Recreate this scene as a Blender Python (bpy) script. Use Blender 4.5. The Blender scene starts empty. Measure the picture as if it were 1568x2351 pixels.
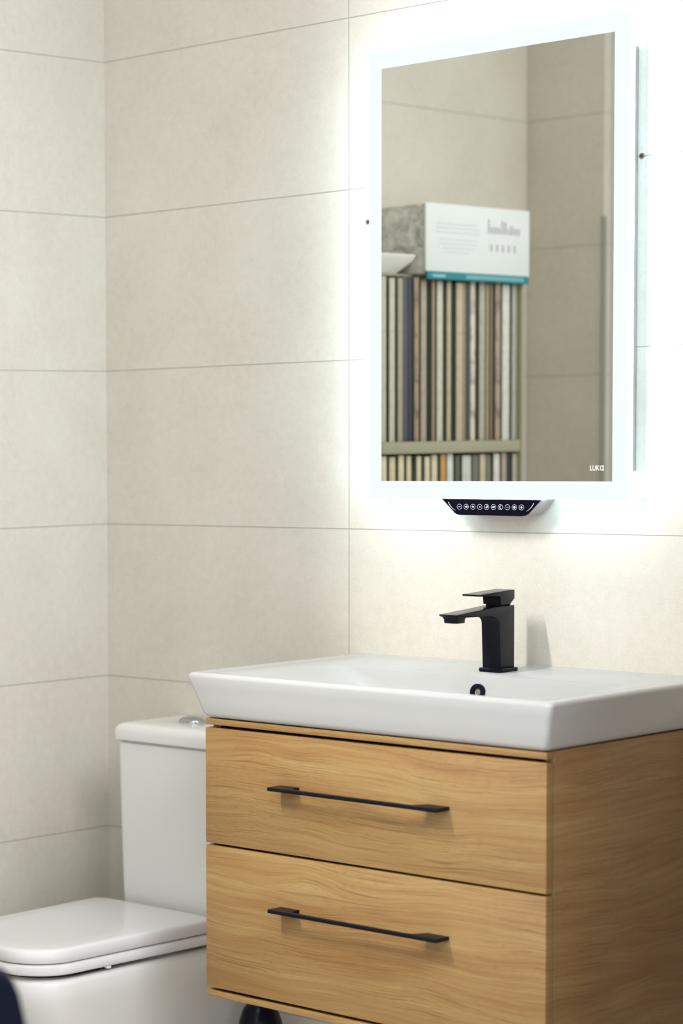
import bpy, bmesh, math, random
from mathutils import Vector, Matrix

random.seed(7)
C = bpy.context.scene.collection
SC = bpy.context.scene
H = 1.28                      # height of the camera above the floor

# ------------------------------------------------------------------ camera
cam_d = bpy.data.cameras.new('camera')
cam = bpy.data.objects.new('camera', cam_d); C.objects.link(cam)
cr = Vector((0.63282251, 0.77414495, -0.01533859))
cu = Vector((-0.03713453, 0.05013050, 0.99805208))
cf = Vector((-0.77340591, 0.63102023, -0.06047121))
cam.matrix_world = Matrix(((cr.x, cu.x, -cf.x, 3.16188), (cr.y, cu.y, -cf.y, -3.44635),
                           (cr.z, cu.z, -cf.z, H), (0, 0, 0, 1)))
cam_d.sensor_width = 36.0
cam_d.lens = 5387.358 / 2351 * 36
cam_d.shift_x = 1316.862 / 2351
cam_d.shift_y = 174.768 / 2351
cam_d.clip_start = 0.05
cam_d.dof.use_dof = True
cam_d.dof.focus_distance = 3.90
cam_d.dof.aperture_fstop = 3.2
SC.camera = cam

# ------------------------------------------------------------------ look, world, lamps
SC.view_settings.view_transform = 'Standard'
SC.view_settings.look = 'None'
SC.view_settings.gamma = 1.0
SC.view_settings.exposure = 0.53
SC.view_settings.use_curve_mapping = False

w = bpy.data.worlds.new('world'); SC.world = w; w.use_nodes = True
bg = w.node_tree.nodes['Background']
bg.inputs[0].default_value = (0.945, 0.985, 1.025, 1)
bg.inputs[1].default_value = 1.30

def area(name, loc, target, power, size, col, spread=180, length=None):
    l = bpy.data.lights.new(name, 'AREA'); l.energy = power; l.shape = 'DISK'; l.size = size; l.color = col
    if length: l.shape = 'RECTANGLE'; l.size_y = length
    l.spread = math.radians(spread)
    o = bpy.data.objects.new(name, l); C.objects.link(o)
    o.location = loc
    d = Vector(target) - Vector(loc)
    o.rotation_euler = d.to_track_quat('-Z', 'Y').to_euler()
    return o
area('ceiling_track_light', (1.12, -2.1, 2.80), (0.90, -0.40, 0.45), 1.6, 0.05, (1.0, 0.98, 0.94), 95, 0.8)
area('ceiling_track_light', (0.62, -2.2, 2.80), (0.30, -0.25, 0.60), 17.0, 0.06, (1.0, 0.98, 0.94), 100, 0.9)
area('fill_light', (2.7, -1.35, 2.70), (0.0, -0.3, 0.6), 8.5, 1.2, (.98, 1.0, 1.0), 95)  # added fill with no visible source, brightens the left wall
area('fill_light', (1.25, -0.75, 2.90), (0.1, -1.4, 1.1), 3, 0.5, (.98, 0.99, 1.0), 120)  # added fill above the cubicle, lifts the short return wall

# ------------------------------------------------------------------ helpers
LOC = {}
def thing(name, label, cat, loc=(0, 0, 0), group=None):
    o = bpy.data.objects.new(name, None); C.objects.link(o)
    o.empty_display_size = 0.05
    o.location = loc; LOC[o.name] = Vector(loc)
    o['label'] = label; o['category'] = cat
    if group: o['group'] = group
    return o
def obj(name, bm, mat, parent=None, smooth=True, angle=35, label=None, recalc=True):
    if recalc: bmesh.ops.recalc_face_normals(bm, faces=bm.faces)
    off = LOC[parent.name] if parent else Vector((0, 0, 0))
    if off.length > 0:
        for v in bm.verts: v.co -= off
    me = bpy.data.meshes.new(name); bm.to_mesh(me); bm.free()
    for m in (mat if isinstance(mat, (list, tuple)) else [mat]): me.materials.append(m)
    if smooth:
        for p in me.polygons: p.use_smooth = True
        me.set_sharp_from_angle(angle=math.radians(angle))
    o = bpy.data.objects.new(name, me); C.objects.link(o)
    LOC[o.name] = off.copy()
    if parent: o.parent = parent
    if label: o['label'] = label
    return o
def tag(o, label, cat, group=None):
    o['label'] = label; o['category'] = cat
    if group: o['group'] = group
    return o
def struct(o):
    o['kind'] = 'structure'; return o
def rebase(o, loc):
    """give a single-mesh thing its origin at its own base"""
    loc = Vector(loc)
    for v in o.data.vertices: v.co -= loc
    o.location = loc
    return o
def box(bm, x0, x1, y0, y1, z0, z1, bev=0.0, seg=2):
    r = bmesh.ops.create_cube(bm, size=1.0)
    vs = r['verts']
    for v in vs:
        v.co = Vector((x0 if v.co.x < 0 else x1, y0 if v.co.y < 0 else y1, z0 if v.co.z < 0 else z1))
    if bev > 0:
        es = list({e for v in vs for e in v.link_edges})
        bmesh.ops.bevel(bm, geom=es, offset=bev, segments=seg, affect='EDGES', profile=0.5)
    return bm
def nbox(*a, **k):
    bm = bmesh.new(); box(bm, *a, **k); return bm
def prism(bm, pts, vec, bev=0.0, seg=2):
    """polygon pts (3D) extruded along vec"""
    vec = Vector(vec)
    a = [bm.verts.new(Vector(p)) for p in pts]; b = [bm.verts.new(Vector(p) + vec) for p in pts]
    fs = [bm.faces.new(a), bm.faces.new(list(reversed(b)))]
    n = len(a)
    for i in range(n): fs.append(bm.faces.new((a[i], b[i], b[(i + 1) % n], a[(i + 1) % n])))
    if bev > 0:
        es = list({e for f in fs[:2] for e in f.edges})
        bmesh.ops.bevel(bm, geom=es, offset=bev, segments=seg, affect='EDGES', profile=0.5)
    return bm
def rr(x0, x1, y0, y1, r, n=8):
    """rounded rectangle as (x, y), counter-clockwise; r one radius or four (x1y1, x0y1, x0y0, x1y0)"""
    rs = r if isinstance(r, (list, tuple)) else (r,) * 4
    out = []
    for (cx, cy, a0), q in zip(((x1, y1, 0), (x0, y1, 90), (x0, y0, 180), (x1, y0, 270)), rs):
        sx = -1 if a0 in (0, 270) else 1; sy = -1 if a0 in (0, 90) else 1
        for k in range(n + 1):
            a = math.radians(a0 + 90 * k / n)
            out.append((cx + sx * q + q * math.cos(a), cy + sy * q + q * math.sin(a)))
    return out
def loft(bm, rings, cap0=True, cap1=True):
    vs = [[bm.verts.new(Vector(p)) for p in ring] for ring in rings]
    n = len(vs[0])
    for a, b in zip(vs, vs[1:]):
        for i in range(n): bm.faces.new((a[i], a[(i + 1) % n], b[(i + 1) % n], b[i]))
    if cap0: bm.faces.new(list(reversed(vs[0])))
    if cap1: bm.faces.new(vs[-1])
    return bm
def ring(pts, z): return [(x, y, z) for x, y in pts]
def tube(bm, pts, r, n=16, caps=True):
    pts = [Vector(p) for p in pts]; rings = []
    for i, p in enumerate(pts):
        t = (pts[min(i + 1, len(pts) - 1)] - pts[max(i - 1, 0)]).normalized()
        s = Vector((0, 0, 1)) if abs(t.z) < .9 else Vector((1, 0, 0))
        a = t.cross(s).normalized(); b = t.cross(a)
        q = r[i] if isinstance(r, (list, tuple)) else r
        rings.append([p + a * q * math.cos(2 * math.pi * k / n) + b * q * math.sin(2 * math.pi * k / n) for k in range(n)])
    return loft(bm, rings, caps, caps)
def lathe(bm, prof, cx, cy, n=32):
    rings = [[(cx + r * math.cos(2 * math.pi * k / n), cy + r * math.sin(2 * math.pi * k / n), z) for k in range(n)] for r, z in prof]
    return loft(bm, rings)
def catmull(pts, n=6):
    out = []
    P = [Vector(p) for p in pts]
    for i in range(len(P) - 1):
        p0 = P[max(i - 1, 0)]; p1 = P[i]; p2 = P[i + 1]; p3 = P[min(i + 2, len(P) - 1)]
        for k in range(n):
            t = k / n
            out.append(0.5 * ((2 * p1) + (-p0 + p2) * t + (2 * p0 - 5 * p1 + 4 * p2 - p3) * t * t + (-p0 + 3 * p1 - 3 * p2 + p3) * t ** 3))
    out.append(P[-1]); return out

# ------------------------------------------------------------------ materials
def lin(*c):
    return tuple(((v / 255) / 12.92 if v / 255 <= .04045 else ((v / 255 + .055) / 1.055) ** 2.4) for v in c) + (1,)
class NT:
    def __init__(s, name):
        s.m = bpy.data.materials.new(name); s.m.use_nodes = True
        s.t = s.m.node_tree; s.b = s.t.nodes['Principled BSDF']
    def n(s, typ, **kw):
        x = s.t.nodes.new(typ)
        for k, v in kw.items(): setattr(x, k, v)
        return x
    def l(s, a, b): s.t.links.new(a, b)
    def math(s, op, a, b=None, c=None, clamp=False):
        x = s.n('ShaderNodeMath', operation=op); x.use_clamp = clamp
        for i, v in enumerate((a, b, c)):
            if v is None: continue
            if isinstance(v, (int, float)): x.inputs[i].default_value = v
            else: s.l(v, x.inputs[i])
        return x.outputs[0]
    def noise(s, vec, scale, detail=3, rough=.55, dist=0):
        x = s.n('ShaderNodeTexNoise'); x.inputs['Scale'].default_value = scale
        x.inputs['Detail'].default_value = detail; x.inputs['Roughness'].default_value = rough
        x.inputs['Distortion'].default_value = dist
        s.l(vec, x.inputs['Vector']); return x.outputs[0]
    def ramp(s, f, stops):
        x = s.n('ShaderNodeValToRGB'); e = x.color_ramp.elements
        while len(e) < len(stops): e.new(.5)
        for el, (p, c) in zip(e, stops): el.position = p; el.color = c
        s.l(f, x.inputs[0]); return x.outputs[0]
    def mix(s, f, a, b, typ='MIX'):
        x = s.n('ShaderNodeMix', data_type='RGBA', blend_type=typ)
        for v, i in ((f, 0), (a, 6), (b, 7)):
            if isinstance(v, (int, float)): x.inputs[i].default_value = v
            elif isinstance(v, tuple): x.inputs[i].default_value = v
            else: s.l(v, x.inputs[i])
        return x.outputs[2]
    def obj(s): return s.n('ShaderNodeTexCoord').outputs['Object']
    def xyz(s, v):
        x = s.n('ShaderNodeSeparateXYZ'); s.l(v, x.inputs[0]); return x.outputs
    def vec(s, x, y, z):
        c = s.n('ShaderNodeCombineXYZ')
        for i, v in enumerate((x, y, z)):
            if isinstance(v, (int, float)): c.inputs[i].default_value = v
            else: s.l(v, c.inputs[i])
        return c.outputs[0]
    def bump(s, h, dist, strength=1.0):
        x = s.n('ShaderNodeBump'); x.inputs['Distance'].default_value = dist; x.inputs['Strength'].default_value = strength
        s.l(h, x.inputs['Height']); s.l(x.outputs[0], s.b.inputs['Normal'])
def plain(name, col, rough=.5, metal=0.0, spec=.5, coat=0.0):
    t = NT(name); t.b.inputs['Base Color'].default_value = col if len(col) == 4 else col + (1,)
    t.b.inputs['Roughness'].default_value = rough; t.b.inputs['Metallic'].default_value = metal
    t.b.inputs['Specular IOR Level'].default_value = spec; t.b.inputs['Coat Weight'].default_value = coat
    n = t.noise(t.obj(), 180, 2)
    t.l(t.math('MULTIPLY_ADD', n, .08, max(0, rough - .04)), t.b.inputs['Roughness'])
    return t.m
def emit(name, col, strength):
    t = NT(name); t.b.inputs['Base Color'].default_value = (.7, .75, .75, 1)
    t.b.inputs['Emission Color'].default_value = col; t.b.inputs['Emission Strength'].default_value = strength
    t.b.inputs['Roughness'].default_value = .5
    return t.m
Z0 = 0.73609 + H; TH = 0.30
def tile_mat(name, axis, joint, period):
    t = NT(name); o = t.obj(); s = t.xyz(o)
    u = s[axis]; v = s[2]
    def line(c, off, per, half):
        a = t.math('PINGPONG', t.math('SUBTRACT', c, off), per / 2)
        return t.math('SMOOTHSTEP' if False else 'LESS_THAN', a, half)
    def soft(c, off, per, half):
        a = t.math('PINGPONG', t.math('SUBTRACT', c, off), per / 2)
        return t.math('SUBTRACT', 1.0, t.math('DIVIDE', a, half, clamp=True), clamp=True)
    g = t.math('MAXIMUM', line(v, Z0 - 9 * TH, TH, .0010), line(u, joint - 9 * period, period, .0010))
    gs = t.math('MAXIMUM', soft(v, Z0 - 9 * TH, TH, .0014), soft(u, joint - 9 * period, period, .0014))
    n1 = t.noise(o, 5, 5, .6); n2 = t.noise(o, 60, 4, .65); n3 = t.noise(o, 330, 2, .6); n4 = t.noise(o, 210, 1, .5)
    f = t.math('ADD', t.math('MULTIPLY', n1, .36), t.math('ADD', t.math('MULTIPLY', n2, .30), t.math('MULTIPLY', n3, .34)))
    base = t.ramp(f, [(.34, (.635, .582, .502, 1)), (.5, (.708, .663, .587, 1)), (.66, (.770, .733, .665, 1))])
    sp = t.ramp(n4, [(.68, (0, 0, 0, 1)), (.74, (1, 1, 1, 1))])
    base = t.mix(t.math('MULTIPLY', sp, .5), base, (.82, .80, .76, 1))
    col = t.mix(g, base, (.47, .44, .395, 1))
    t.l(col, t.b.inputs['Base Color'])
    t.b.inputs['Roughness'].default_value = .42
    t.b.inputs['Specular IOR Level'].default_value = .35
    h = t.math('SUBTRACT', t.math('MULTIPLY', t.math('ADD', t.math('MULTIPLY', n2, .5), n3), .22), gs)
    t.bump(h, .0012, .6)
    return t.m
def oak_mat(name):
    t = NT(name); s = t.xyz(t.obj())
    u = t.math('ADD', s[0], s[1]); v = s[2]
    # slow drift of the figure and knots
    big = t.noise(t.vec(t.math('MULTIPLY', u, 2.4), t.math('MULTIPLY', v, 4.0), 3.1), 1.0, 2, .5)
    mid = t.noise(t.vec(t.math('MULTIPLY', u, 14.0), t.math('MULTIPLY', v, 30.0), 8.7), 1.0, 2, .5)
    def knot(u0, v0, su, sv, amp):
        a = t.math('DIVIDE', t.math('SUBTRACT', u, u0), su); b = t.math('DIVIDE', t.math('SUBTRACT', v, v0), sv)
        r = t.math('ADD', t.math('MULTIPLY', a, a), t.math('MULTIPLY', b, b))
        e = t.math('POWER', 2.718, t.math('MULTIPLY', r, -1.0))
        return t.math('MULTIPLY', t.math('MULTIPLY', e, amp), b)
    w_ = t.math('ADD', v, t.math('ADD', t.math('MULTIPLY', t.math('SUBTRACT', big, .5), .075), t.math('MULTIPLY', t.math('SUBTRACT', mid, .5), .0055)))
    w_ = t.math('ADD', w_, t.math('ADD', knot(-.33, .20, .06, .030, -.014), knot(-.02, .175, .07, .018, -.010)))
    w_ = t.math('ADD', w_, t.math('ADD', knot(.33, .15, .04, .03, -.018), knot(-.44, .40, .05, .02, -.009)))
    g1 = t.noise(t.vec(t.math('MULTIPLY', u, 4.0), t.math('MULTIPLY', w_, 130), 0), 1.0, 3, .6)
    g2 = t.noise(t.vec(t.math('MULTIPLY', u, 2.4), t.math('MULTIPLY', w_, 26), 5), 1.0, 3, .55)
    g3 = t.noise(t.vec(t.math('MULTIPLY', u, 3.0), t.math('MULTIPLY', v, 5.0), 1), 1.0, 2, .5)
    lines = t.noise(t.vec(t.math('MULTIPLY', u, 7), t.math('MULTIPLY', w_, 430), 2), 1.0, 2, .5)
    dash = t.noise(t.vec(t.math('MULTIPLY', u, 70), t.math('MULTIPLY', w_, 620), 4), 1.0, 1, .5)
    fig = t.math('ADD', t.math('MULTIPLY', g1, .40), t.math('ADD', t.math('MULTIPLY', g2, .35), t.math('MULTIPLY', g3, .25)))
    col = t.ramp(fig, [(.34, (.262, .131, .047, 1)), (.46, (.318, .183, .069, 1)), (.56, (.360, .228, .090, 1)), (.68, (.425, .295, .130, 1))])
    lm = t.ramp(lines, [(.35, (1, 1, 1, 1)), (.46, (0, 0, 0, 1))])
    dm = t.ramp(dash, [(.34, (1, 1, 1, 1)), (.44, (0, 0, 0, 1))])
    zone = t.ramp(t.noise(t.vec(t.math('MULTIPLY', u, 3.0), t.math('MULTIPLY', w_, 13), 9), 1.0, 2, .5), [(.34, (.22, .22, .22, 1)), (.56, (1, 1, 1, 1))])
    f = t.math('MULTIPLY', t.math('MAXIMUM', lm, t.math('MULTIPLY', dm, .6)), zone)
    col = t.mix(t.math('MULTIPLY', f, .60), col, (.180, .088, .035, 1))
    t.l(col, t.b.inputs['Base Color'])
    t.b.inputs['Roughness'].default_value = .48
    t.b.inputs['Specular IOR Level'].default_value = .35
    t.bump(t.math('SUBTRACT', g1, t.math('MULTIPLY', f, .8)), .0004, .5)
    return t.m
def speckle(name, a, b, c, scale, rough=.6):
    t = NT(name); n = t.noise(t.obj(), scale, 6, .7, .6)
    t.l(t.ramp(n, [(.36, a), (.5, b), (.64, c)]), t.b.inputs['Base Color'])
    t.b.inputs['Roughness'].default_value = rough
    return t.m

M_back = tile_mat('limestone_tile_back', 0, 0.57834, 0.9)
M_left = tile_mat('limestone_tile_left', 1, -0.70, 0.9)
M_oak = oak_mat('oak_laminate')
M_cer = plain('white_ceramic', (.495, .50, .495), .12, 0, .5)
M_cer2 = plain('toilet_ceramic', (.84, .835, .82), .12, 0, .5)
M_seat = plain('white_seat_plastic', (.84, .83, .85), .16, 0, .5)
M_blk = plain('matte_black_metal', (.006, .007, .013), .22, 0, .16)
M_blk2 = plain('black_powder_coat', (.006, .006, .010), .40, 0, .16)
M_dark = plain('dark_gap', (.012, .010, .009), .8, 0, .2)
M_chrome = plain('chrome', (.82, .82, .82), .07, 1.0)
M_button = plain('satin_chrome', (.50, .50, .51), .18, 1.0)
M_brass = plain('dull_brass', (.50, .44, .34), .35, 1.0)
M_glassblk = plain('black_glass', (.004, .004, .012), .10, 0, .15)
M_icon = emit('icon_white', (.80, .88, 1.0, 1), .6)
M_mirror = plain('mirror_silver', (.76, .775, .735), .0, 1.0)
M_mirror.node_tree.nodes['Principled BSDF'].inputs['Roughness'].default_value = 0
for lk in list(M_mirror.node_tree.links):
    if lk.to_socket.name == 'Roughness': M_mirror.node_tree.links.remove(lk)
M_border = emit('frosted_light', (.745, .97, .98, 1), .70)
M_border.node_tree.nodes['Principled BSDF'].inputs['Base Color'].default_value = (.10, .11, .11, 1)
M_edge = emit('led_edge', (.60, .90, 1.0, 1), 18)
M_glow = emit('led_glow', (.60, .90, 1.0, 1), 1.9)
M_case = plain('grey_casing', (.68, .63, .66), .45)
M_case2 = plain('taupe_plastic', (.36, .31, .30), .4)
M_logo = plain('frosted_logo', (.86, .88, .87), .6)
M_floor = speckle('beige_floor', (.36, .31, .25, 1), (.42, .37, .31, 1), (.48, .43, .37, 1), 9, .35)
M_brown = speckle('brown_bounce', (.16, .108, .082, 1), (.20, .136, .102, 1), (.25, .17, .128, 1), 7, .5)
M_white = plain('white_paint', (.86, .85, .82), .6)
M_plug = plain('pale_brown_plug', (.24, .15, .12), .6)
M_hole = plain('brown_hole', (.05, .025, .018), .8)
M_navy = plain('navy_fabric', (.0035, .006, .016), .8, 0, .12)
M_rack = plain('olive_rack', (.34, .32, .225), .6)
M_stone = speckle('grey_stone', (.34, .33, .31, 1), (.62, .60, .56, 1), (.86, .84, .78, 1), 26, .7)
M_sign = plain('white_board', (.76, .80, .80), .5)
M_teal = plain('teal_strip', (.0, .215, .265), .5)
M_print = plain('grey_print', (.46, .47, .48), .6)
M_print2 = plain('pale_print', (.66, .69, .70), .6)
M_tealp = plain('pale_teal_print', (.25, .50, .52), .6)

# ------------------------------------------------------------------ setting
AL = 0.02098
def wall(name, pts, vec, mat):
    bm = bmesh.new(); prism(bm, pts, vec); return struct(obj(name, bm, mat, None, smooth=False))
CZ = 2.95
wall('floor', [(-.6, .1, 0), (4.6, .1, 0), (4.6, -4.8, 0), (-.6, -4.8, 0)], (0, 0, -.08), M_floor)
wall('ceiling', [(-.6, .1, CZ), (4.6, .1, CZ), (4.6, -4.8, CZ), (-.6, -4.8, CZ)], (0, 0, .08), M_white)
wall('wall_back', [(0, 0, 0), (2.3, 0, 0), (2.3, 0, CZ), (0, 0, CZ)], (0, .1, 0), M_back)
ex, ey = -math.sin(AL), -math.cos(AL)
L = 1.602
wall('shade_wall_right', [(1.62, 0, 0), (1.62, -.66, 0), (1.62, -.66, CZ), (1.62, 0, CZ)], (.10, 0, 0), M_brown)  # unseen partition, added to shade the vanity side and give it brown bounce
wl = wall('wall_left', [(0, 0, 0), (0, -L, 0), (0, -L, CZ), (0, 0, CZ)], (-.1, 0, 0), M_left)
wl.rotation_euler = (0, 0, -AL)
yo = ey * L
M_front = tile_mat('limestone_tile_front', 0, 0.55, 0.9)
wall('wall_front', [(ex * L, yo, 0), (.166, yo, 0), (.166, yo, CZ), (ex * L, yo, CZ)], (0, -.1, 0), M_front)
struct(obj('trim_1', nbox(.1665, .62, yo - .13, yo - .03, 0, CZ, .002), M_white, None))
struct(obj('trim_2', nbox(.1625, .1664, yo - .012, yo + .004, 0, 1.78, .001), plain('grey_edge_profile', (.30, .31, .27), .4), None))

# ------------------------------------------------------------------ vanity
V = thing('vanity_unit', 'wall-hung oak two-drawer vanity unit with black bar handles', 'vanity', (.9425, -.22, H - .925))
x0, x1, yf = .6248, 1.2602, -.447
zt = H - .4598; zb = H - .9245
bm = nbox(x0, x0 + .016, -.4265, -.001, zb, zt, .001); obj('side_panel', bm, M_oak, V)
bm = nbox(x1 - .016, x1, -.4265, -.001, zb, zt, .001); obj('side_panel', bm, M_oak, V)
obj('top_rail', nbox(x0, x1, yf, -.4285, H - .4702, zt - .0003, .0012), M_oak, V)
bm = nbox(x0, x1, yf, -.4285, zb, H - .9142, .0012); box(bm, x0 + .0165, x1 - .0165, -.4280, -.002, zb, H - .9142)
obj('bottom_panel', bm, M_oak, V)
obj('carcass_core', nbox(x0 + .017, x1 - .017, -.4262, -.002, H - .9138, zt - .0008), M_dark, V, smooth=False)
def handle(zc, parent):
    z0, z1 = zc - .0029, zc + .0029
    yb = yf - .0002; ya = -.4802
    L0, L1 = .7788, 1.0965
    right = [(L1, yb), (L1, ya + .001), (L1 - .001, ya)]
    left = [(L0 + .001, ya), (L0, ya + .001), (L0 + .002, yb)]
    lf = [(L0 + .0385, yb), (L0 + .0375, yb - .012), (L0 + .040, ya + .0095), (L0 + .048, ya + .0072)]
    rf = [(L1 - .058, ya + .0072), (L1 - .050, ya + .009), (L1 - .044, yb - .016), (L1 - .040, yb - .006), (L1 - .038, yb)]
    pts = right + left + lf + rf
    bm = bmesh.new(); prism(bm, [(x, y, z0) for x, y in pts], (0, 0, z1 - z0), .0007, 2)
    return obj('handle', bm, M_blk2, parent, label='matte black bar handle')
d1 = obj('drawer', nbox(x0, x1, yf, -.4285, H - .6672, H - .4754, .0019), M_oak, V)
handle(H - .5593, d1)
d2 = obj('drawer', nbox(x0, x1, yf, -.4285, H - .9092, H - .6710, .0019), M_oak, V)
handle(H - .7564, d2)

# ------------------------------------------------------------------ washbasin
B = thing('washbasin', 'white ceramic rectangular washbasin on top of the oak vanity', 'washbasin', (.9425, -.24, H - .459))
zr = H - .3837
X0, X1, YF, YB = .5965, 1.2780, -.4630, -.0003
bx0, bx1, byf = .6215, 1.2635, -.4500
zbm = H - .4588
rings = []
def outer(f, z, ins=0.0, r=.010):
    a = bx0 + (X0 - bx0) * f + ins; b = bx1 + (X1 - bx1) * f - ins; c = byf + (YF - byf) * f + ins; d = YB - max(0.0, ins - .009) * .6
    return ring(rr(a, b, c, d, (.003, .003, r, r)), z)
rings.append(outer(0, zbm, .012)); rings.append(outer(0, zbm + .0008, .005)); rings.append(outer(.02, zbm + .0035, .0015)); rings.append(outer(.10, zbm + .009))
rings.append(outer(.4, zbm + .030)); rings.append(outer(.75, zbm + .052))
for k in range(7):
    q = math.radians(15 * k); rings.append(outer(1.0, zr - .0085 + .0083 * math.sin(q), .0085 * (1 - math.cos(q))))
rings.append(outer(1.0, zr - .0002, .0105)); rings.append(outer(1.0, zr - .0016, .018, .012)); rings.append(outer(1.0, zr - .0030, .028, .016))
def inner(a, b, c, d, z, r): return ring(rr(a, b, c, d, r), z)
rings.append(inner(.640, 1.236, -.434, -.1495, zr - .0042, .030))
rings.append(inner(.650, 1.226, -.430, -.1510, zr - .0085, .045))
rings.append(inner(.700, 1.182, -.422, -.1545, zr - .0270, .055))
rings.append(inner(.760, 1.128, -.412, -.1620, zr - .0580, .055))
rings.append(inner(.800, 1.087, -.398, -.1740, zr - .0680, .055))
rings.append(inner(.860, 1.027, -.360, -.2100, zr - .0700, .050))
bm = bmesh.new(); loft(bm, rings)
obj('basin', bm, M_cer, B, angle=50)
# overflow ring on the back slope of the bowl
oc = Vector((.9500, -.1572, H - .4167)); on = Vector((0, -1, .16)).normalized()
def disc_ring(bm, c, nrm, ro, ri, t, n=32):
    a = Vector((1, 0, 0)); b = nrm.cross(a).normalized()
    def rg(r, h): return [c + nrm * h + a * r * math.cos(2 * math.pi * k / n) + b * r * math.sin(2 * math.pi * k / n) for k in range(n)]
    if ri > 0:
        loft(bm, [rg(ro, -.002), rg(ro, t * .7), rg(ro - .0008, t), rg(ri + .0006, t), rg(ri, t * .6), rg(ri, -.002)], False, False)
    else:
        loft(bm, [rg(ro, -.002), rg(ro, t)], True, True)
    return bm
orr = obj('overflow_ring', disc_ring(bmesh.new(), oc, on, .0136, .0060, .0030), M_blk, B, label='round black overflow ring')
obj('overflow_insert', disc_ring(bmesh.new(), oc + Vector((.0010, 0, 0)), on, .0046, 0, .0006), M_brass, orr)

# ------------------------------------------------------------------ tap
zl = zr - .0034
T = thing('basin_tap', 'matte black square single-lever tap on the basin ledge', 'tap', (.9455, -.093, zl))
bm = bmesh.new()
loft(bm, [ring(rr(.9245, .9668, -.1185, -.0675, .005), zl), ring(rr(.9240, .9672, -.119, -.067, .005), zl + .001), ring(rr(.9240, .9672, -.119, -.067, .005), zl + .0052), ring(rr(.9252, .9660, -.1178, -.0682, .005), zl + .0062)])
obj('base_plate', bm, M_blk, T)
def Hh(z): return H + z
und = [(-.2290, -.2912), (-.2050, -.2922), (-.1700, -.2930), (-.1360, -.2940), (-.1260, -.2948), (-.1190, -.2972), (-.1148, -.3010), (-.1128, -.3060)]
prof = [(-.1125, -.3812), (-.0720, -.3812), (-.0720, -.2790), (-.1120, -.2792), (-.2340, -.2867), (-.2335, -.2885)] + und
bm = bmesh.new(); prism(bm, [(.9283, y, Hh(z)) for y, z in prof], (.0338, 0, 0), .0018, 3)
obj('body', bm, M_blk, T, angle=40)
bm = bmesh.new()
loft(bm, [ring(rr(.9330, .9575, -.2270, -.2030, .004), Hh(-.3010)), ring(rr(.9322, .9583, -.2278, -.2022, .005), Hh(-.2995)), ring(rr(.9320, .9585, -.2280, -.2020, .005), Hh(-.2950)), ring(rr(.9300, .9605, -.2310, -.1990, .005), Hh(-.2900))])
obj('aerator', bm, M_blk, T)
obj('neck', nbox(.9315, .9590, -.1085, -.0790, Hh(-.2792), Hh(-.2755), .001), M_dark, T)
lev = [(-.1700, -.2592), (-.1695, -.2575), (-.0760, -.2535), (-.0720, -.2537), (-.0720, -.2680), (-.0835, -.2765), (-.1110, -.2765), (-.1110, -.2640), (-.1150, -.2618), (-.1685, -.2606)]
bm = bmesh.new(); prism(bm, [(.9285, y, Hh(z)) for y, z in lev], (.0335, 0, 0), .0008, 2)
obj('lever', bm, M_blk, T)

# ------------------------------------------------------------------ mirror
MR = thing('led_mirror', 'rectangular backlit mirror with glowing frosted border on tiled wall', 'mirror', (.904, -.02, Hh(-.1055)))
mx0, mx1, mz0, mz1 = .6591, 1.1486, Hh(-.1055), Hh(.6577)
gx0, gx1, gz0, gz1 = .6841, 1.1229, Hh(-.0770), Hh(.6287)
MY = -.050
def rect(x0, x1, z0, z1, y): return [(x0, y, z0), (x1, y, z0), (x1, y, z1), (x0, y, z1)]
bm = bmesh.new(); prism(bm, rect(gx0 - .0005, gx1 + .0005, gz0 - .0005, gz1 + .0005, MY + .004), (0, -.0040, 0))
obj('mirror_glass', bm, M_mirror, MR, smooth=False)
bm = bmesh.new()
loft(bm, [rect(gx0, gx1, gz0, gz1, MY + .003), rect(gx0, gx1, gz0, gz1, MY - .0001), rect(mx0, mx1, mz0, mz1, MY - .0001), rect(mx0, mx1, mz0, mz1, MY + .003)], False, False)
fs = bm.verts
obj('frosted_border', bm, M_border, MR, smooth=False, label='glowing frosted white border strip')
bm = bmesh.new(); loft(bm, [rect(mx0, mx1, mz0, mz1, MY + .0031), rect(mx0, mx1, mz0, mz1, MY + .0150)], False, False)
obj('light_edge', bm, M_edge, MR, smooth=False, label='bright glowing side edge')
obj('back_plate', nbox(mx0 + .0005, mx1 - .0005, MY + .0041, MY + .0145, mz0 + .0005, mz1 - .0005), M_case, MR, smooth=False)
bm = bmesh.new(); prism(bm, rect(mx0 + .0006, mx1 - .0006, mz0 + .0006, mz1 - .0006, MY + .0146), (0, .0004, 0))
obj('light_panel', bm, M_glow, MR, smooth=False, label='glowing light panel behind the glass')
obj('back_box', nbox(mx0 + .045, 1.1345, MY + .0150, -.0010, Hh(-.0616), Hh(.6085), .001), M_case, MR)
bm = bmesh.new(); xe = mx1
for y0_, y1_, za, zb_ in ((-.0370, -.0362, .0070, .0910), (-.0370, -.0350, .0064, .0072), (-.0370, -.0350, .0906, .0914)):
    box(bm, xe - .001, xe + .0004, y0_, y1_, Hh(za), Hh(zb_))
obj('service_flap', bm, M_plug, MR, label='thin brown outline of a service flap on the side')
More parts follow.
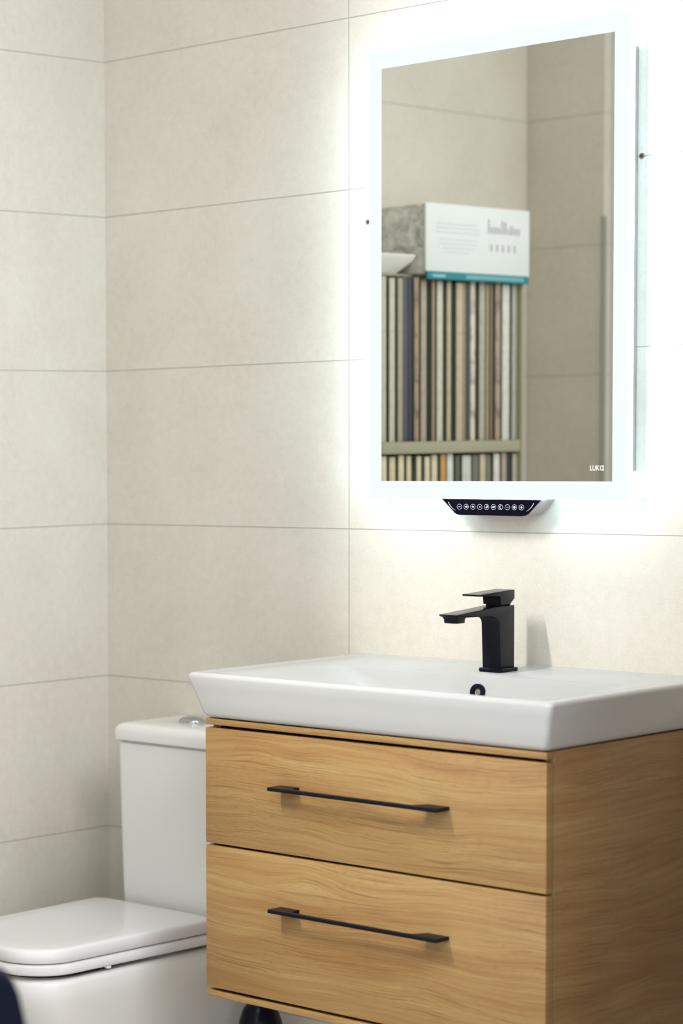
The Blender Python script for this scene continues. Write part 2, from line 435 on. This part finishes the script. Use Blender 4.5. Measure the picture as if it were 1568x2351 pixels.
# control panel below the frame
def pout(y, g=0.0):
    P = [(.8075 + g, -.1063), (.9968 - g, -.1072), (.9775 - g * .6, -.1262), (.9735, -.1303), (.9685, -.1330 + g * .5), (.9620, -.1341 + g), (.8440, -.1336 + g), (.8375, -.1325 + g * .5), (.8325, -.1298), (.8285 + g * .6, -.1257)]
    return [(x, y, Hh(z)) for x, z in P]
bm = bmesh.new(); prism(bm, pout(MY), (0, .0415, 0), .0006, 1)
cp = obj('control_panel', bm, M_case2, MR, label='taupe control box with black touch front')
bm = bmesh.new(); prism(bm, pout(MY - .0016), (0, .0017, 0))
obj('touch_glass', bm, M_glassblk, cp, smooth=False, label='black glass touch front with white icons')
yi = MY - .0020
def flat(bm, pts, t=.0004):
    prism(bm, [(x, yi, z) for x, z in pts], (0, t, 0)); return bm
def fring(bm, cx, cz, ro, ri, n=24):
    A = [bm.verts.new((cx + ro * math.cos(2 * math.pi * k / n), yi, cz + ro * math.sin(2 * math.pi * k / n))) for k in range(n)]
    Bv = [bm.verts.new((cx + ri * math.cos(2 * math.pi * k / n), yi, cz + ri * math.sin(2 * math.pi * k / n))) for k in range(n)]
    for k in range(n): bm.faces.new((A[k], A[(k + 1) % n], Bv[(k + 1) % n], Bv[k]))
def fdisc(bm, cx, cz, r, n=14):
    flat(bm, [(cx + r * math.cos(2 * math.pi * k / n), cz + r * math.sin(2 * math.pi * k / n)) for k in range(n)])
def frect(bm, cx, cz, w_, h_, rot=0):
    c, s = math.cos(rot), math.sin(rot)
    flat(bm, [(cx + a * c - b * s, cz + a * s + b * c) for a, b in ((-w_, -h_), (w_, -h_), (w_, h_), (-w_, h_))])
kinds = ['minus', 'speaker', 'plus', 'dot', 'handset', 'swap', 'moon', 'minus', 'flower', 'plus']
for i, k in enumerate(kinds):
    cx = .8426 + (.9608 - .8426) * i / 9; cz = Hh(-.11965)
    bm = bmesh.new(); fring(bm, cx, cz, .0046, .00425)
    if k == 'minus': frect(bm, cx, cz, .0017, .0004)
    elif k == 'plus': frect(bm, cx, cz, .0018, .0006); frect(bm, cx, cz, .0006, .0018)
    elif k == 'dot': fdisc(bm, cx, cz, .0010)
    elif k == 'speaker':
        frect(bm, cx - .0016, cz, .0006, .0008); flat(bm, [(cx - .001, cz - .0007), (cx + .0006, cz - .0019), (cx + .0006, cz + .0019), (cx - .001, cz + .0007)]); frect(bm, cx + .0016, cz, .0004, .0014)
    elif k == 'handset':
        frect(bm, cx, cz, .0007, .0020, -.6); fdisc(bm, cx - .0009, cz - .0009, .0009); fdisc(bm, cx + .0010, cz + .0012, .0010); frect(bm, cx + .0008, cz - .0006, .0005, .0010, -.6)
    elif k == 'swap':
        frect(bm, cx, cz + .0008, .0020, .0004); frect(bm, cx, cz - .0008, .0020, .0004)
        flat(bm, [(cx + .0012, cz + .0002), (cx + .0026, cz + .0008), (cx + .0012, cz + .0018)]); flat(bm, [(cx - .0012, cz - .0018), (cx - .0012, cz - .0002), (cx - .0026, cz - .0008)])
    elif k == 'moon':
        n = 14; pts = []
        for q in range(n + 1):
            a = math.radians(60 + 240 * q / n); pts.append((cx + .0002 + .0023 * math.cos(a), cz + .0023 * math.sin(a)))
        for q in range(1, n):
            a = math.radians(300 - 0 - 0) ; u_ = q / n
            a2 = math.radians(285 - 210 * u_); pts.append((cx + .0013 + .0019 * math.cos(a2) * 1.0, cz + .0019 * math.sin(a2)))
        v = [bm.verts.new((x, yi, z)) for x, z in pts]
        try: bm.faces.new(v)
        except ValueError: pass
    elif k == 'flower':
        fdisc(bm, cx, cz, .0011)
        for q in range(6): frect(bm, cx + .0013 * math.cos(q * math.pi / 3 + .5), cz + .0013 * math.sin(q * math.pi / 3 + .5), .0008, .0005, q * math.pi / 3 + .5)
    obj('touch_button', bm, M_icon, cp, smooth=False, recalc=True)
for pts in ([(.8213, -.1128), (.8228, -.1155), (.8246, -.1180), (.8266, -.1202), (.8288, -.1222), (.8312, -.1240), (.8340, -.1254)],
            [(.9830, -.1134), (.9815, -.1160), (.9797, -.1185), (.9777, -.1206), (.9755, -.1226), (.9731, -.1243), (.9702, -.1258)]):
    bm = bmesh.new(); c = catmull([(x, z, 0) for x, z in pts], 2)
    for q, p in enumerate(c): fdisc(bm, p.x, Hh(p.y), .00062 - .00035 * q / len(c), 8)
    obj('level_indicator', bm, M_icon, cp, smooth=False)
# lettering on the glass
def text_bm(s, size, depth=.0002):
    cu_ = bpy.data.curves.new('lettering', 'FONT'); cu_.body = s; cu_.size = size; cu_.extrude = depth; cu_.offset = .00014
    t_ = bpy.data.objects.new('lettering', cu_); C.objects.link(t_)
    bpy.context.view_layer.update()
    me = bpy.data.meshes.new_from_object(t_.evaluated_get(bpy.context.evaluated_depsgraph_get()))
    bm = bmesh.new(); bm.from_mesh(me)
    bpy.data.objects.remove(t_); bpy.data.curves.remove(cu_); bpy.data.meshes.remove(me)
    return bm
def fit_text(bm, x0, x1, z0, z1, y):
    xs = [v.co.x for v in bm.verts]; ys = [v.co.y for v in bm.verts]
    a, b, c, d = min(xs), max(xs), min(ys), max(ys)
    for v in bm.verts:
        v.co = Vector((x0 + (v.co.x - a) / (b - a) * (x1 - x0), y + v.co.z, z0 + (v.co.y - c) / (d - c) * (z1 - z0)))
    return bm
bm = fit_text(text_bm('LUK', .01), 1.0842, 1.1012, Hh(-.0595), Hh(-.0512), MY - .0005)
# last letter: single-storey round letter with straight right stem, as high as the capitals
def stroke_oval(cx, cz, rx, rz, t_, n=20):
    A = []; Bv = []
    for k in range(n):
        a = 2 * math.pi * k / n
        c_, s_ = math.cos(a), math.sin(a)
        A.append(bm.verts.new((cx + rx * c_, MY - .0005, cz + rz * s_))); Bv.append(bm.verts.new((cx + (rx - t_) * c_, MY - .0005, cz + (rz - t_) * s_)))
    for k in range(n): bm.faces.new((A[k], A[(k + 1) % n], Bv[(k + 1) % n], Bv[k]))
stroke_oval(1.1047, Hh(-.05535), .0033, .0042, .0014)
prism(bm, [(1.1067, MY - .0007, Hh(-.0595)), (1.1082, MY - .0007, Hh(-.0595)), (1.1082, MY - .0007, Hh(-.0512)), (1.1067, MY - .0007, Hh(-.0512))], (0, .0003, 0))
obj('logo', bm, M_logo, MR, smooth=False, recalc=False, label='small frosted logo lettering')

# ------------------------------------------------------------------ plugs in the wall
def plug(x, z, label):
    t = thing('wall_plug', label, 'wall plug', (x, 0, z), 'drill holes beside the mirror')
    c = Vector((x, 0, z)); nrm = Vector((0, -1, 0))
    obj('sleeve', disc_ring(bmesh.new(), c, nrm, .0048, .0026, .0012, 20), M_plug, t)
    obj('hole', disc_ring(bmesh.new(), c, nrm, .0027, 0, .0003, 20), M_hole, t)
plug(1.1407, Hh(.4366), 'brown plug in a drilled hole right of the lit mirror')
plug(.6190, Hh(.3760), 'dark drilled hole half hidden behind the left edge of the mirror')

# ------------------------------------------------------------------ toilet
TO = thing('toilet', 'white close-coupled toilet left of the oak vanity', 'toilet', (.287, -.33, 0))
# cistern
bm = bmesh.new()
ty = -.180
def tr(ins, z, r=.016, yb=-.004): return ring(rr(.1785 + ins, .4130 - ins, ty + ins * .8, yb, (.006, .006, r, r)), z)
loft(bm, [tr(.012, Hh(-.905)), tr(.008, Hh(-.85)), tr(.005, Hh(-.72)), tr(.003, Hh(-.60)), tr(.0025, Hh(-.5640)), tr(.0035, Hh(-.5630)), tr(.010, Hh(-.5628)), tr(.010, Hh(-.5585))])
obj('cistern', bm, M_cer2, TO)
bm = bmesh.new()
def lr(ins, z, r=.018): return ring(rr(.1735 + ins, .4180 - ins, ty - .0045 + ins, -.0015, (.006, .006, r, r)), z)
loft(bm, [lr(.0035, Hh(-.5590)), lr(.0005, Hh(-.5575)), lr(0, Hh(-.5555)), lr(.0005, Hh(-.5420)), lr(.0025, Hh(-.5350)), lr(.008, Hh(-.5295)), lr(.015, Hh(-.5272)), lr(.030, Hh(-.5263))])
cl = obj('cistern_lid', bm, M_cer2, TO)
bm = bmesh.new(); lathe(bm, [(.0245, Hh(-.5270)), (.0250, Hh(-.5245)), (.0235, Hh(-.5215)), (.0190, Hh(-.5185)), (.0120, Hh(-.5162)), (.004, Hh(-.5152))], .2855, -.083)
obj('flush_button', bm, M_button, cl, label='chrome dome flush button')
# pan
bm = bmesh.new()
def pr(z, ins=0.0, fr=0.0, back=-.006, r=.085): return ring(rr(.1460 + ins, .4240 - ins, -.6300 + ins + fr, back, (.012, .012, r, r)), z)
zrim = Hh(-.9155)
loft(bm, [pr(0.0, .050, .10, r=.06), pr(.02, .048, .10, r=.06), pr(.12, .040, .075), pr(.22, .022, .035), pr(.30, .008, .010), pr(zrim - .035, .002, .002), pr(zrim - .010, .0, .0), pr(zrim - .003, .002, .0), pr(zrim, .006, .0), pr(zrim, .020, .0), pr(zrim - .004, .026, .0), pr(zrim - .09, .045, .0, -.16), pr(zrim - .16, .075, .03, -.20, .05)])
obj('pan', bm, M_cer2, TO, angle=45)
# seat and lid : front corners round, sides taper slightly to the front
def sr(ins, z, yb=-.190):
    pts = []
    for x, y in rr(.1400 + ins, .4300 - ins, -.6390 + ins, yb, (.016, .016, .085, .085), 12):
        f = (y - yb) / (-.639 - yb); cxm = .285
        pts.append((cxm + (x - cxm) * (1 - .055 * f), y, z))
    return pts
bm = bmesh.new(); loft(bm, [sr(.008, Hh(-.9065)), sr(.002, Hh(-.9055)), sr(0, Hh(-.9025)), sr(0, Hh(-.8905)), sr(.003, Hh(-.8875)), sr(.012, Hh(-.8868))])
st = obj('seat', bm, M_seat, TO, angle=50)
bm = bmesh.new(); tube(bm, [(.4165, -.46, Hh(-.9105)), (.4165, -.46, Hh(-.9060))], .006, 14); obj('bumper', bm, M_seat, st)
bm = bmesh.new(); loft(bm, [sr(.008, Hh(-.8852)), sr(.002, Hh(-.8845)), sr(-.0005, Hh(-.8815)), sr(-.0005, Hh(-.8665)), sr(.001, Hh(-.8630)), sr(.0045, Hh(-.8608)), sr(.010, Hh(-.8600)), sr(.05, Hh(-.8596))])
obj('lid', bm, M_seat, TO, angle=50)
bm = bmesh.new(); tube(bm, [(.180, -.1995, Hh(-.898)), (.392, -.1995, Hh(-.898))], .0075, 14); obj('hinge', bm, M_seat, TO)

# ------------------------------------------------------------------ toilet brush holder under the vanity
BR = thing('toilet_brush_holder', 'black round brush holder on the floor under the vanity, beside the toilet', 'brush holder', (.4745, -.120, 0))
bm = bmesh.new(); lathe(bm, [(.039, 0), (.042, .003), (.042, .18), (.0415, .205), (.038, .230), (.031, .251), (.020, .266), (.010, .272)], .4745, -.120)
obj('canister', bm, M_blk, BR)
bm = bmesh.new(); tube(bm, [(.4745, -.120, .266), (.4745, -.120, .325)], .006, 12); obj('brush_handle', bm, M_blk, BR)

# ------------------------------------------------------------------ dark chair at the lower left
CH = thing('chair', 'dark navy chair, only its backrest corner at the lower left edge', 'chair', (1.36, -1.93, 0))
n_ = Vector((-.7734, .6310, 0)).normalized()       # faces away from the camera
a_ = Vector((.6310, .7734, 0)).normalized()
top = Vector((1.4820, -1.7560, Hh(-.5420)))
cc = Vector((top.x, top.y, 0)) - a_ * .203
def chair_pt(u_, v_, z): return Vector((cc.x, cc.y, 0)) + a_ * u_ + n_ * v_ + Vector((0, 0, z))
zt_ = Hh(-.5420)
pts = []
for k in range(9):
    a = math.radians(90 - 80 * k / 8); pts.append((.177 + .030 * math.cos(a), zt_ - .030 + .030 * math.sin(a)))
pts += [(.222, zt_ - .10), (.232, zt_ - .22), (.225, zt_ - .27), (.200, zt_ - .29)]
full = pts + [(-x, z) for x, z in reversed(pts)]
bm = bmesh.new()
prism(bm, [chair_pt(u_, 0, z) for u_, z in full], n_ * .045, .010, 3)
obj('backrest', bm, M_navy, CH)
bm = bmesh.new(); pp_ = rr(-.215, .215, .06, .46, .05)
loft(bm, [[chair_pt(x, y, z) for x, y in rr(-.215 + i, .215 - i, .06 + i, .46 - i, .05)] for i, z in ((.012, .40), (.0, .41), (.0, .445), (.012, .462), (.05, .468))])
obj('seat', bm, M_navy, CH)
for sx in (-1, 1):
    for sy, y in ((0, .03), (1, .43)):
        bm = bmesh.new()
        if sy == 0: tube(bm, [chair_pt(sx * .20, .00, .005), chair_pt(sx * .185, .030, .42), chair_pt(sx * .17, .030, zt_ - .16)], .012, 12)
        else: tube(bm, [chair_pt(sx * .20, .46, .005), chair_pt(sx * .18, .42, .41)], .012, 12)
        obj('leg', bm, M_blk2, CH)

# ------------------------------------------------------------------ sample rack by the left wall (seen in the mirror)
RX = .200
R_ = thing('sample_rack', 'olive display rack full of upright tile samples, reflected in the mirror', 'rack', (.10, -.97, 0))
wx = lambda y: y * math.tan(AL) + .003 if y > 0 else (y * math.tan(AL)) + .003
ry0, ry1 = -1.2285, -.700
def rbox(name, a, b, c, d, e, f, mat=M_rack, bev=.001): return obj(name, nbox(a, b, c, d, e, f, bev), mat, R_)
rbox('side_panel', .003, RX, ry0, ry0 + .009, 0, Hh(.3344))
rbox('side_panel', .003, RX, ry1 - .013, ry1, 0, Hh(.3344))
rbox('back_panel', -.012, -.004, ry0 + .002, ry1 - .002, .04, Hh(.328))
rbox('shelf', -.003, RX + .001, ry0 + .0135, ry1 - .0135, Hh(-.037), Hh(-.012))
rbox('shelf', -.003, RX + .001, ry0 + .0135, ry1 - .0135, Hh(-.372), Hh(-.347))
rbox('shelf', -.003, RX + .001, ry0 + .0135, ry1 - .0135, .03, .055)
rbox('front_panel', RX - .016, RX, ry0 + .0135, ry1 - .0135, .056, Hh(-.3725))
rbox('top_board', -.003, RX - .030, ry0, ry1, Hh(.3345), Hh(.3400))
top_rows = [((-.719, -.740), (188, 184, 164), 'warm light grey'), ((-.749, -.769), (192, 190, 174), 'pale grey'), ((-.781, -.799), (165, 155, 130), 'sand beige'),
  ((-.800, -.8165), (70, 74, 84), 'slate grey'), ((-.8172, -.833), (34, 40, 58), 'deep navy'), ((-.836, -.853), (158, 134, 106), 'brown marbled'),
  ((-.865, -.886), (168, 156, 140), 'pinkish beige'), ((-.899, -.911), (150, 130, 105), 'thin mid brown'), ((-.923, -.945), (200, 197, 180), 'creamy white'),
  ((-.954, -.970), (182, 170, 140), 'thin straw beige'), ((-.985, -1.010), (188, 174, 150), 'wide light beige'), ((-1.012, -1.023), (150, 135, 110), 'thin olive brown'),
  ((-1.025, -1.039), (62, 66, 78), 'dark blue-grey'), ((-1.041, -1.062), (212, 202, 186), 'white and rust patched'), ((-1.074, -1.096), (176, 171, 156), 'stone grey'),
  ((-1.0975, -1.109), (165, 150, 125), 'thin taupe'), ((-1.1105, -1.120), (140, 115, 90), 'thin cocoa brown'), ((-1.131, -1.151), (168, 148, 128), 'rosy brown'),
  ((-1.159, -1.187), (210, 213, 203), 'wide bright white'), ((-1.197, -1.216), (172, 173, 158), 'greenish grey')]
low_rows = [((-.722, -.743), (208, 196, 166), 'cream'), ((-.755, -.776), (203, 186, 150), 'tan cream'), ((-.785, -.805), (206, 195, 160), 'pale cream'),
  ((-.816, -.833), (205, 192, 158), 'buttery cream'), ((-.846, -.863), (204, 190, 158), 'soft cream'), ((-.873, -.892), (206, 194, 164), 'light cream'),
  ((-.903, -.924), (208, 195, 165), 'warm cream'), ((-.933, -.953), (190, 138, 66), 'orange-brown'), ((-.958, -.980), (206, 208, 200), 'chalk white'),
  ((-.990, -1.004), (90, 90, 72), 'dark olive'), ((-1.010, -1.043), (190, 192, 184), 'wide light grey'), ((-1.051, -1.074), (106, 100, 95), 'dark taupe'),
  ((-1.077, -1.098), (192, 176, 146), 'beige'), ((-1.104, -1.122), (112, 112, 96), 'olive grey'), ((-1.130, -1.153), (212, 207, 197), 'off-white'),
  ((-1.161, -1.179), (172, 156, 142), 'rose-taupe'), ((-1.183, -1.194), (48, 52, 64), 'thin navy'), ((-1.198, -1.216), (170, 160, 145), 'greyish beige')]
ORD = ['first', 'second', 'third', 'fourth', 'fifth', 'sixth', 'seventh', 'eighth', 'ninth', 'tenth', 'eleventh', 'twelfth', 'thirteenth', 'fourteenth', 'fifteenth', 'sixteenth', 'seventeenth', 'eighteenth', 'nineteenth', 'twentieth']
M_gap_shade = plain('painted_gap_shade', (.105, .115, .095), .8)  # shade of the gaps, painted on one side face of each sample
def sample(y0, y1, z0, h, rgb, label, grp, patched):
    col = lin(*rgb)
    t = NT('sample_' + label.split()[0])
    nz = t.noise(t.obj(), 26 if patched else 60, 4, .6)
    d = tuple(c * (.55 if patched else .88) for c in col[:3]) + (1,)
    t.l(t.ramp(nz, [(.40, d), (.52, col)]), t.b.inputs['Base Color']); t.b.inputs['Roughness'].default_value = .45
    a = min(y0, y1); b = max(y0, y1)
    bm = nbox(.020, RX - .006 - random.random() * .006, a + .0005, b - .0005, z0, z0 + h, .0012)
    o = obj('tile_sample', bm, [t.m, M_gap_shade])
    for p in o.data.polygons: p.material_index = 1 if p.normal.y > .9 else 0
    rebase(o, (.11, (a + b) / 2, z0))
    tag(o, label, 'tile sample', grp)
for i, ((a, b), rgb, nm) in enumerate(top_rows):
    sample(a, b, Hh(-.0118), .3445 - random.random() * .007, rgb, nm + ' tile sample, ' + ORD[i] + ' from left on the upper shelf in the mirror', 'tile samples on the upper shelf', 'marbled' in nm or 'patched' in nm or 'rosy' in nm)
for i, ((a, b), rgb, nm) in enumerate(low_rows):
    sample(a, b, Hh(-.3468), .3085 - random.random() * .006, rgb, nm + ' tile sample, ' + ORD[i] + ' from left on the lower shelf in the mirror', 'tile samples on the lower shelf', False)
# header box with the sign on its front
HB = thing('display_box', 'grey stone-clad box with white sign and teal strip on top of the sample rack', 'display box', (.10, -1.05, Hh(.3402)))
obj('stone_cladding', nbox(.004, RX - .001, -1.236, -.8585, Hh(.3402), Hh(.4855), .002), M_stone, HB)
sg = obj('sign', nbox(RX, RX + .006, -1.2385, -.8585, Hh(.3455), Hh(.4885), .0008), M_sign, HB, label='white sign with grey print')
ts = obj('teal_strip', nbox(RX + .0022, RX + .0075, -1.2345, -.862, Hh(.3290), Hh(.3452), .0006), M_teal, HB, label='teal strip with pale print')
xs_ = RX + .0062
bm = bmesh.new()
for z, a, b in ((.447, -.895, -1.045), (.438, -.893, -1.050), (.429, -.893, -1.050), (.414, -.905, -1.040), (.405, -.905, -1.040), (.396, -.915, -1.030), (.387, -.930, -1.015)):
    box(bm, xs_ - .001, xs_ + .0003, min(a, b), max(a, b), Hh(z - .0016), Hh(z + .0016))
obj('print_lines', bm, M_print2, sg)
bm = bmesh.new()
yy = -1.082
for hgt, wd in ((.030, .006), (.014, .009), (.015, .008), (.013, .009), (.030, .005), (.027, .009), (.013, .006), (.020, .009), (.014, .008), (.014, .009)):
    box(bm, xs_ - .001, xs_ + .0004, yy - wd, yy, Hh(.4330), Hh(.4330 + hgt)); yy -= wd + .0045
obj('print_title', bm, M_print, sg)
bm = bmesh.new()
yy = -1.090
for k in range(5): box(bm, xs_ - .001, xs_ + .0002, yy - .008, yy, Hh(.395), Hh(.410)); yy -= .022
obj('print_marks', bm, M_print, sg)
bm = bmesh.new()
box(bm, RX + .007, RX + .0079, -.925, -.880, Hh(.3335), Hh(.3395))
for z in (.335, .3395): box(bm, RX + .007, RX + .0079, -1.215, -1.000, Hh(z - .0014), Hh(z + .0014))
obj('strip_print', bm, M_tealp, ts)
# white vessel basin on the rack
bm = bmesh.new()
def vr(ins, z, r=.02): return ring(rr(.040 + ins, .192 - ins, -.8565 + ins, -.705 - ins, r), z)
loft(bm, [vr(.030, Hh(.3402)), vr(.028, Hh(.342)), vr(.005, Hh(.366)), vr(0, Hh(.377)), vr(.001, Hh(.379)), vr(.008, Hh(.379)), vr(.012, Hh(.372)), vr(.035, Hh(.350))])
o = obj('vessel_basin', bm, M_white); rebase(o, (.115, -.775, Hh(.3402)))
tag(o, 'small white vessel basin on the sample rack beside the stone-clad box, in the mirror', 'washbasin')
